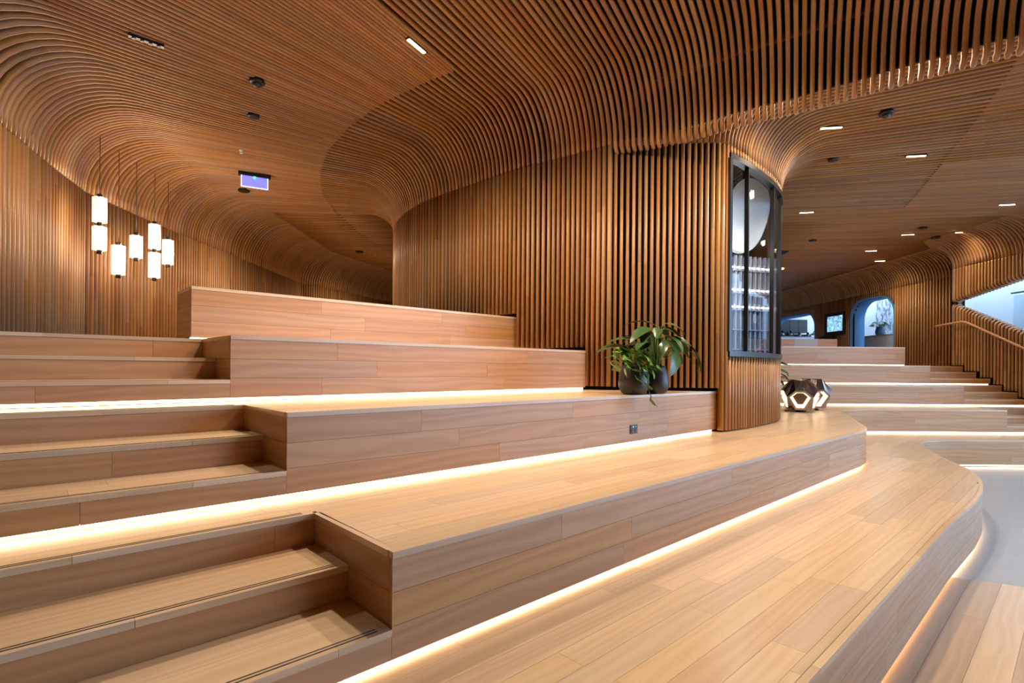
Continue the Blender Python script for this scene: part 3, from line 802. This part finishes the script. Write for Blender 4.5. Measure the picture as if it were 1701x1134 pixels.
dome(4.987, 8.334, 0.075, 'flat dark disc near the flare of the pod', 'speaker_grille')
dome(7.608, 13.555, 0.09, 'flat dark disc low on the right ceiling', 'speaker_grille')
dome(9.422, 12.279, 0.09, 'flat dark disc above the middle right downlights', 'speaker_grille')
dome(10.4, 13.145, 0.10, 'flat dark disc next to the right cove', 'speaker_grille')
dome(7.55, 14.9, 0.13, 'black domed camera beside the pod window edge')
for x, y, lab in ((-4.176, 8.189, 'tiny white sprinkler head above the exit sign'), (-4.058, 15.72, 'tiny white sprinkler head far along the left ceiling')):
    tag(MB().lathe([(0.03, 0.01), (0.03, -0.008), (0.012, -0.012), (0.012, -0.04), (0.022, -0.042), (0.022, -0.046), (0, -0.047)], (x, y, ZC), 14).build('sprinkler_head', WHITE), lab, 'sprinkler')
# exit sign
ang = math.atan2(0.218, 0.411)
t = empty('exit_sign', (-4.44, 9.16, ZC), 'lit violet exit panel hanging from black bar on left ceiling', 'exit sign', rz=ang)
MB().box((0, 0, -0.03), (0.50, 0.075, 0.06)).build('mounting_bar', BMET, t)
MB().box((0, 0, -0.15), (0.40, 0.012, 0.18)).build('panel', EXITP, t)
MB().box((0, 0, -0.245), (0.42, 0.014, 0.01)).build('lit_edge', EXITE, t)
for sx in (-1, 1): MB().box((sx*0.205, 0, -0.15), (0.01, 0.014, 0.19)).build('lit_edge', EXITE, t)
MB().box((0.0, -0.01, -0.075), (0.03, 0.02, 0.03)).build('indicator', GREEN, t)

# ------------------------------------------------------------------ pendant lanterns
def lantern(x, y, ztop, shades, label):
    t = empty('pendant_lantern', (x, y, 0), label, 'pendant light', 'glass pendant lanterns by the left wall')
    zt = max(s[0] for s in shades)+0.05
    MB().tube([(0, 0, zt), (0, 0, ztop)], 0.004, 6).build('cord', BMET, t)
    z_all = []
    for zh, zl in shades:
        g = empty('lantern_shade', (0, 0, 0)); g.parent = t
        MB().lathe([(0.016, zl), (0.016, zh)], n=12).build('tube', BULB, g)
        for k in range(6):
            a = PI/6+k*PI/3
            MB().lathe([(0.026, zl), (0.026, zh)], (math.cos(a)*0.056, math.sin(a)*0.056, 0), 10).build('glass_rib', SHADE, g)
        z_all += [zh, zl]
    for z in z_all:
        up = any(abs(z-s[0]) < 1e-6 for s in shades)
        z0, z1 = (z-0.005, z+0.045) if up else (z-0.045, z+0.005)
        MB().lathe([(0.030, z0), (0.030, z1)], n=14).build('cap', BMET, t)
    for zh, zl in shades:
        l = bpy.data.lights.new('lantern_light', 'POINT'); l.energy = 9; l.color = WARM; l.shadow_soft_size = 0.09
        o = bpy.data.objects.new('lantern_light', l); col.objects.link(o); o.location = (x+0.13, y-0.05, (zh+zl)/2)
    return t
lantern(-5.45, 7.035, 4.66, [(3.86, 3.535), (3.475, 3.165)], 'double pendant lantern farthest left, the highest hung')
lantern(-5.50, 7.445, 4.64, [(3.32, 2.915)], 'single pendant lantern hanging lowest, second from left')
lantern(-5.55, 7.865, 4.64, [(3.56, 3.235)], 'small single pendant lantern in the middle of the cluster')
lantern(-5.55, 8.265, 4.62, [(3.835, 3.455), (3.395, 3.01)], 'double pendant lantern second from right')
lantern(-5.55, 8.59, 4.60, [(3.67, 3.28)], 'single pendant lantern farthest right of the cluster')

# ------------------------------------------------------------------ power outlet
op = E3.at(3.30)[0]; t = empty('power_outlet', (op.x, op.y, 1.075), 'black power outlet on the riser below the potted plants', 'outlet', rz=math.atan2(A.y, A.x))
MB().box((0, -0.004, 0), (0.115, 0.010, 0.085)).build('face_plate', BMET, t)
for sx in (-1, 1):
    MB().box((sx*0.027, -0.0105, -0.012), (0.03, 0.004, 0.03)).build('socket', DARKG, t)
    MB().box((sx*0.02, -0.0105, 0.026), (0.016, 0.005, 0.010)).build('switch', GREY if sx > 0 else STEEL, t)

# ------------------------------------------------------------------ plants
def leaf_mb(l, wd, curl, heart=False, fold=0.15, n=7):
    mb = MB(); rows = []
    for i in range(n+1):
        s = i/n
        if heart: h = wd*(1-s)**0.75*min(1, (s+0.10)*4.5)*(0.9 if s < .1 else 1.0)
        else: h = wd*math.sin(PI*min(1, s*0.96+0.04))**0.8*(1-0.25*s)
        if i == n: h = 0.0005
        a = curl*s; x = l*(math.sin(a)/curl if abs(curl) > 1e-3 else s); z = -l*((1-math.cos(a))/curl if abs(curl) > 1e-3 else 0)
        back = -0.12*l*(1-s*6) if heart and s < 1/6 else 0
        rows.append([(x+back, -h, z+fold*h), (x+back*.4, -h*0.5, z+fold*h*0.35), (x, 0, z), (x+back*.4, h*0.5, z+fold*h*0.35), (x+back, h, z+fold*h)])
    for r in rows: mb.v += r
    for i in range(n):
        for k in range(4): mb.face([i*5+k, (i+1)*5+k, (i+1)*5+k+1, i*5+k+1], None, True)
    return mb
def bezier(p0, p1, p2, n=8): return [p0*(1-k/n)**2+p1*2*(k/n)*(1-k/n)+p2*(k/n)**2 for k in range(n+1)]
def place_leaf(parent, tip, az, pitch_, roll_, mesh, m):
    o = bpy.data.objects.new('leaf', mesh); col.objects.link(o); o.parent = parent; o.location = tip; o.rotation_mode = 'ZYX'
    o.rotation_euler = (roll_, pitch_, az); k = random.uniform(0.95, 1.3); o.scale = (k, k, k); return o
def mesh_of(mb, m):
    o = mb.build('leaf', m); me = o.data; bpy.data.objects.remove(o); return me
def pot(t, r, h, m):
    MB().lathe([(r*0.62, 0), (r*0.80, h*0.06), (r*0.97, h*0.25), (r*1.0, h*0.42), (r*0.9, h*0.7), (r*0.74, h*0.93), (r*0.72, h), (r*0.66, h), (r*0.66, h*0.9), (0, h*0.88)], n=28).build('pot', m, t)
    MB().lathe([(r*0.68, h*0.90), (0.0, h*0.93)], n=20).build('soil', SOIL, t)
LM = [mesh_of(leaf_mb(0.25, 0.058, 0.9, fold=.25), LEAFD), mesh_of(leaf_mb(0.31, 0.066, 1.2, fold=.2), LEAFD), mesh_of(leaf_mb(0.22, 0.05, 0.6, fold=.3), LEAFD)]
HM = [mesh_of(leaf_mb(0.125, 0.064, 0.6, True), LEAFL), mesh_of(leaf_mb(0.10, 0.052, 0.5, True), LEAFL)]
def lily(x, y, z, label, n, hgt, spread, extra=()):
    rnd = random.Random(5+n)
    t = empty('potted_lily', (x, y, z), label, 'potted plant')
    pot(t, 0.135, 0.29, POT)
    st = MB()
    for k in range(n):
        az = k*2.4+rnd.uniform(-.3, .3); f = (k+0.5)/n; out = spread*(0.25+0.75*f)*rnd.uniform(.8, 1.1); up = hgt*(1.0-0.62*f)*rnd.uniform(.85, 1.08)
        p0 = Vector((math.cos(az)*0.03, math.sin(az)*0.03, 0.26)); p2 = Vector((math.cos(az)*out, math.sin(az)*out, 0.28+up)); p1 = Vector((p2.x*0.25, p2.y*0.25, p2.z*0.95))
        st.tube(bezier(p0, p1, p2, 6), [0.005]*6+[0.003], 6)
        place_leaf(t, p2, az+rnd.uniform(-.35, .35), rnd.uniform(-0.35, 0.35)+0.35*f, rnd.uniform(-.5, .5), LM[k % 3], LEAFD)
    for (dx, dy, dz, az, pt, mi) in extra:
        p2 = Vector((dx, dy, dz)); st.tube(bezier(Vector((0, 0, 0.26)), Vector((dx*.3, dy*.3, dz)), p2, 8), 0.004, 6)
        place_leaf(t, p2, az, pt, 0.3, LM[mi], LEAFD)
    st.build('stem', STEM, t); return t
lily(1.50, 5.56, Z3, 'taller lily with large dark leaves in a black pot, right of its pair', 34, 0.44, 0.24,
     extra=((0.30, -0.05, 0.52, 0.0, 0.55, 1), (0.36, 0.0, 0.44, 0.1, 0.75, 2), (0.06, -0.1, 0.72, -0.1, 0.0, 1), (-0.02, -0.05, 0.70, 2.7, 0.5, 1), (-0.28, -0.05, 0.45, 3.2, 0.5, 1), (-0.22, -0.1, 0.52, 3.0, 0.5, 1)))
def pothos(x, y, z, label, trail):
    rnd = random.Random(3); t = empty('potted_pothos', (x, y, z), label, 'potted plant')
    pot(t, 0.155, 0.30, POT); st = MB()
    for k in range(46):
        az = k*2.4+rnd.uniform(-.4, .4); out = rnd.uniform(0.07, 0.22); zz = 0.30+0.13*(1-out/0.22)+rnd.uniform(0, .06)-max(0, out-.15)*1.6
        p2 = Vector((math.cos(az)*out, math.sin(az)*out, zz)); st.tube(bezier(Vector((0, 0, .26)), Vector((p2.x*.5, p2.y*.5, zz+.06)), p2, 5), 0.003, 5)
        place_leaf(t, p2, az, rnd.uniform(.2, .9), rnd.uniform(-.5, .5), HM[k % 2], LEAFL)
    for path in trail:
        P = [Vector(p) for p in path]; st.tube(P, 0.0035, 5)
        for j, p in enumerate(P[1:]):
            az = math.atan2(p.y-P[0].y, p.x-P[0].x); az = -PI/2+rnd.uniform(-.7, .7)
            place_leaf(t, p, az, rnd.uniform(.75, 1.25), rnd.uniform(-.4, .4), HM[j % 2], LEAFL)
    st.build('stem', STEM, t)
pothos(1.225, 5.37, Z3, 'trailing pothos with bright heart leaves in a black pot, one vine over the edge',
       [[(0.05, -.08, .33), (.08, -.17, .26), (.09, -.19, .16), (.09, -.2, .08), (.11, -.235, 0.0), (.12, -.245, -0.07)],
        [(-.03, -.08, .33), (-.1, -.15, .29), (-.13, -.17, .22)], [(.02, -.1, .33), (.02, -.17, .27), (.03, -.18, .2), (.0, -.18, .15)],
        [(-.05, -.05, .33), (-.17, -.05, .36), (-.22, -.06, .28)], [(.05, -.05, .33), (.15, -.1, .33), (.2, -.12, .28)]])
lily(5.0, 10.35, Z2, 'green leafy plant in a dark pot, half hidden by the pod behind the lamps', 26, 0.62, 0.30)

# ------------------------------------------------------------------ faceted lamps
def facet_lamp(x, y, r, h, label, rz):
    t = empty('faceted_lamp', (x, y, Z2), label, 'lamp', 'faceted polished floor lamps', rz=rz)
    n = 5
    def pt(a, rr, z): return Vector((rr*r*math.cos(2*PI*a/n), rr*r*math.sin(2*PI*a/n), z*h))
    c = Vector((0, 0, h/2))
    def panel(pts, name, m, ins=0.0, th=0.010, part=None):
        ce = sum(pts, Vector())/len(pts); q = [ce+(p-ce)*(1-ins) for p in pts]; nn = (q[1]-q[0]).cross(q[2]-q[0]).normalized()
        if nn.dot(ce-c) < 0: nn = -nn; q = q[::-1]
        mb = MB(); k = len(q); mb.v = [tuple(p) for p in q]+[tuple(p-nn*th) for p in q]
        mb.face(list(range(k))); mb.face([k+i for i in reversed(range(k))])
        for i in range(k): mb.face([i, (i+1) % k, k+(i+1) % k, k+i])
        return mb.build(name, m, part or t)
    def ring_panel(pts, name, m, ins, inner):
        """flat frame around an opening"""
        ce = sum(pts, Vector())/len(pts); q = [ce+(p-ce)*ins for p in pts]; k = len(pts)
        for i in range(k): panel([pts[i], pts[(i+1) % k], q[(i+1) % k], q[i]], name, m)
        if inner: panel([p+(c-ce).normalized()*0.06 for p in q], 'lit_lining', LAMPIN, 0.0)
    for k in range(n):
        ap, M, S, S0 = pt(k, .50, .97), pt(k+.5, .52, 1.0), pt(k+.5, 1.0, .47), pt(k-.5, 1.0, .47)
        TL, TR, TL1, BL, BR, BL1 = pt(k-.2, .93, .66), pt(k+.2, .93, .66), pt(k+.8, .93, .66), pt(k-.26, .66, .07), pt(k+.26, .66, .07), pt(k+.74, .66, .07)
        ap1 = pt(k+1, .50, .97)
        hexa = [TL, TR, S, BR, BL, S0]; ce = sum(hexa, Vector())/6; inn = (c-ce).normalized()
        ring_panel(hexa, 'window_frame', CHROME, 0.80, False)
        q = [ce+(p-ce)*0.83+inn*0.02 for p in hexa]; q2 = [ce+(p-ce)*0.62+inn*0.10 for p in hexa]
        for i in range(6): panel([q[i], q[(i+1) % 6], q2[(i+1) % 6], q2[i]], 'lit_lining', LAMPIN, th=0.004)
        panel([ce+(p-ce)*0.66+inn*0.105 for p in hexa], 'inner_panel', POTBR, th=0.004)
        tri_ = [ap, TR, TL]; panel([p*0.97 for p in tri_], 'dark_facet', BMET)
        panel([M, ap, TR, S], 'upper_facet', CHROME); panel([M, S, TL1, ap1], 'upper_facet', CHROME)
        panel([S, BR, BL1], 'lower_facet', CHROME)
    panel([q for k in range(n) for q in (pt(k-.26, .66, .07), pt(k+.26, .66, .07))], 'bottom_facet', BMET)
    panel([q for k in range(n) for q in (pt(k, .50, .97), pt(k+.5, .52, 1.0))], 'top_facet', CHROME)
    MB().lathe([(0.3*r, 0), (0.3*r, 0.075*h)], n=16).build('foot', BMET, t)
    return t
facet_lamp(5.13, 9.50, 0.335, 0.57, 'front faceted bronze floor lamp with glowing openings', math.radians(-118))
facet_lamp(5.62, 9.98, 0.33, 0.58, 'rear faceted bronze floor lamp, right of and behind its twin', math.radians(-95))
cab = [Vector((4.95, 9.6, Z2+.008))]
for k in range(26):
    a = k*0.75; cab.append(Vector((4.93+math.cos(a)*0.09, 9.45+math.sin(a)*0.07, Z2+0.008+0.0012*k)))
tag(MB().tube(cab, 0.006, 6).build('lamp_cable', plain('brown_cable', (.12, .07, .035), .5)), 'coiled brown cable on the tier beside the faceted lamps', 'cable')

# ------------------------------------------------------------------ right wall: openings, screen, desk, handrail
def arch_frame(name, x, y0, y1, z0, z1, r, label, depth):
    t = empty(name, kind='structure', label=label); pts = [(y0, z0)]
    for k in range(9): a = PI-PI/2*k/8; pts.append((y0+r+r*math.cos(a), z1-r+r*math.sin(a)))
    for k in range(9): a = PI/2-PI/2*k/8; pts.append((y1-r+r*math.cos(a), z1-r+r*math.sin(a)))
    pts.append((y1, z0)); mb = MB(); n = len(pts); th = 0.05
    for xx in (x-0.01, x+depth):
        for e in (0, th):
            for y, z in pts:
                cy, cz = (y0+y1)/2, z0; d = Vector((y-cy, z-cz)); s = 1+e/max(d.length, .1); mb.v.append((xx, cy+d.x*s, cz+d.y*s))
    for i in range(n-1):
        mb.face([i, i+1, 2*n+i+1, 2*n+i], None, True); mb.face([i+1, i, n+i, n+i+1]); mb.face([n+i, n+i+1, 3*n+i+1, 3*n+i])
    mb.build('reveal', BLUEW, t); return t
a2 = arch_frame('window_2', 12.0, 16.80, 18.95, 1.7, 4.06, 0.62, 'tall round cornered opening in the right wall, its reveal coloured daylight blue', 0.5)
a1 = arch_frame('window_3', 12.0, 21.2, 24.9, 1.7, 3.96, 0.6, 'round cornered serving opening at the far end of the right wall', 0.5)
ob = empty('wall_outer', kind='structure', label='white walls of the bright side rooms beyond the openings')
MB().box((15.6, 17.5, 3.2), (0.1, 18, 3.6)).build('white_wall', WHITE, ob)
MB().box((14.2, 26.2, 3.2), (4.4, 0.1, 3.6)).build('white_wall', WHITE, ob)
MB().box((13.9, 14.0, 1.55), (3.6, 24, 0.1)).build('side_floor', GREY, ob)
MB().box((13.35, 17.5, 5.05), (2.3, 18, 0.1)).build('side_daylight_cover', WHITE, ob)  # unseen cover added to dim the daylight in the side rooms
for k in range(3): MB().box((15.5, 21.7+0.42*k, 3.3), (0.06, 0.38, 3.3)).build('textured_panel', BARK, ob)
t = empty('counter', (13.35, 19.0, 1.6), 'pale counter standing in the tall opening', 'counter')
MB().box((0, 0, 0.65), (0.6, 4.4, 1.3)).build('body', WHITE, t); MB().box((0, 0, 1.32), (0.66, 4.46, 0.04)).build('top', GREY, t)
def mini_plant(x, y, z, label, r, m, n=16):
    rnd = random.Random(8); t = empty('potted_plant', (x, y, z), label, 'potted plant'); pot(t, r, r*2.0, m); st = MB()
    for k in range(n):
        az = k*2.4; out = r*rnd.uniform(.5, 1.5); p2 = Vector((math.cos(az)*out, math.sin(az)*out, r*2+r*rnd.uniform(0, 1.2)))
        st.tube([Vector((0, 0, r*1.8)), p2], 0.004, 5); o = place_leaf(t, p2, az, rnd.uniform(.1, .8), 0, HM[k % 2], LEAFL); o.scale = (1.4, 1.4, 1.4)
    st.build('stem', STEM, t)
mini_plant(13.25, 19.25, 2.94, 'round blue grey pot with plant on the pale counter', 0.15, POTB)
mini_plant(12.5, 21.75, 2.75, 'leafy plant beside the serving opening behind the desk', 0.16, POTB)
t = empty('kitchen_cabinet', (0, 0, 0), 'dark wall cabinets with stepped ends above the serving counter', 'cabinet')
MB().box((13.55, 25.9, 3.78), (1.3, 0.4, 0.62)).build('body', DARKG, t); MB().box((12.9, 25.9, 3.62), (0.5, 0.4, 0.6)).build('side_unit', DARKG, t)
for k in range(3): MB().box((13.12+0.43*k, 25.69, 3.78), (0.41, 0.02, 0.58)).build('door', DARKG, t)
t = empty('serving_counter', (0, 0, 0), 'white counter below the dark kitchen cabinets', 'counter')
MB().box((13.4, 25.4, 2.4), (1.9, 0.6, 1.6)).build('body', WHITE, t); MB().box((13.4, 25.4, 3.22), (1.96, 0.66, 0.04)).build('top', GREY, t)
rnd = random.Random(2)
LB = ('first black bar appliance from the left on the serving counter', 'second black bar appliance from the left on the serving counter', 'third black bar appliance from the left on the serving counter', 'rightmost black bar appliance on the serving counter')
for k in range(4):
    x, y = 12.75+0.4*k, 25.3; h = rnd.uniform(.10, .2)
    t = empty('coffee_machine', (x, y, 3.24), LB[k], 'appliance', 'bar appliances on the serving counter')
    MB().box((0, 0, h/2), (0.26, 0.30, h)).build('body', BMET, t); MB().lathe([(0.05, 0), (0.06, 0.09), (0.03, .11)], (0.05, 0, h), 12).build('hopper', BMET, t); MB().box((0, -0.17, h*.6), (0.08, 0.06, .04)).build('spout', STEEL, t)
# wall screen
t = empty('wall_screen', (11.93, 19.77, 3.37), 'framed blue screen on the slatted wall between the openings', 'screen')
MB().box((0, 0, 0), (0.05, 1.18, 0.84)).build('frame', BMET, t); MB().box((-0.03, -0.05, 0.02), (0.012, 0.90, 0.56)).build('display', SCREEN, t)
MB().box((-0.03, 0.45, -0.58), (0.10, 0.9, 0.34)).build('bracket', BMET, t)
# reception desk
t = empty('reception_desk', (8.6, 16.1, R4), 'oak reception desk with a grey front panel behind the top right tier', 'desk')
def deskbox(x0, x1, m, nm): MB().box(((x0+x1)/2, 0, 0.4), (x1-x0-0.004, 0.6, 0.8), u0=random.random()*50).build(nm, m, t)
deskbox(-1.6, -0.25, RIS, 'front_panel'); deskbox(-0.25, 0.45, GREY, 'grey_panel'); deskbox(0.45, 1.02, RIS, 'front_panel')
# triangular opening room
ob2 = empty('balustrade', (0, 0, 0), 'glass balustrade with steel rail seen through the triangular opening', 'balustrade')
MB().box((13.1, 12.8, 3.15), (0.02, 2.3, 1.0)).build('glass_panel', GLASS, ob2)
MB().tube([(13.08, 10.6, 3.72), (13.08, 14.0, 3.72)], 0.025, 10).build('rail', STEEL, ob2)
for y in (12.0, 13.2): MB().box((13.06, y, 3.55), (0.05, 0.06, 0.10)).build('clamp', STEEL, ob2); MB().box((13.06, y, 3.15), (0.05, 0.06, 0.10)).build('clamp', STEEL, ob2)
tag(MB().box((14.3, 11.9, 3.4), (0.06, 2.2, 1.5)).build('blue_panel', plain('deep_blue_panel', (0.03, 0.14, 0.36), 0.5, noise=0.3, scale=2)), 'flat blue panel behind the glass balustrade', 'panel')
tag(MB().box((13.4, 12.2, 2.3), (0.25, 5, 0.72)).build('wall_low', WHITE), 'low white wall below the glass balustrade', None, None, 'structure')
t = empty('globe_lamp', (12.6, 11.55, 3.25), 'pale globe lamp cut by the photo edge in the triangular opening', 'lamp')
MB().lathe([(0.02, -0.18), (.13, -.12), (.18, 0), (.13, .12), (.02, .18)], n=20).build('globe', WHITE, t); MB().tube([(0, 0, .17), (0, 0, 0.7)], 0.01, 8).build('stem', STEEL, t)
# handrail
t = empty('handrail', (0, 0, 0), 'slim timber handrail climbing beside the right hand steps', 'handrail')
rail = [(11.06, 13.95, 2.835), (11.06, 13.15, 2.885), (11.06, 13.0, 2.855), (11.06, 11.53, 2.165), (11.06, 9.5, 1.22)]
MB().tube(rail, 0.027, 10).build('rail', RIS, t)
for y in (13.5, 12.85, 12.15, 11.5, 10.6):
    z = 2.86 if y > 13.1 else 2.855-(13.0-y)*0.4694
    MB().tube([(11.06, y, z-0.02), (11.06, y, z-0.06), (11.15, y, z-0.075)], 0.008, 6).build('bracket', BMET, t)
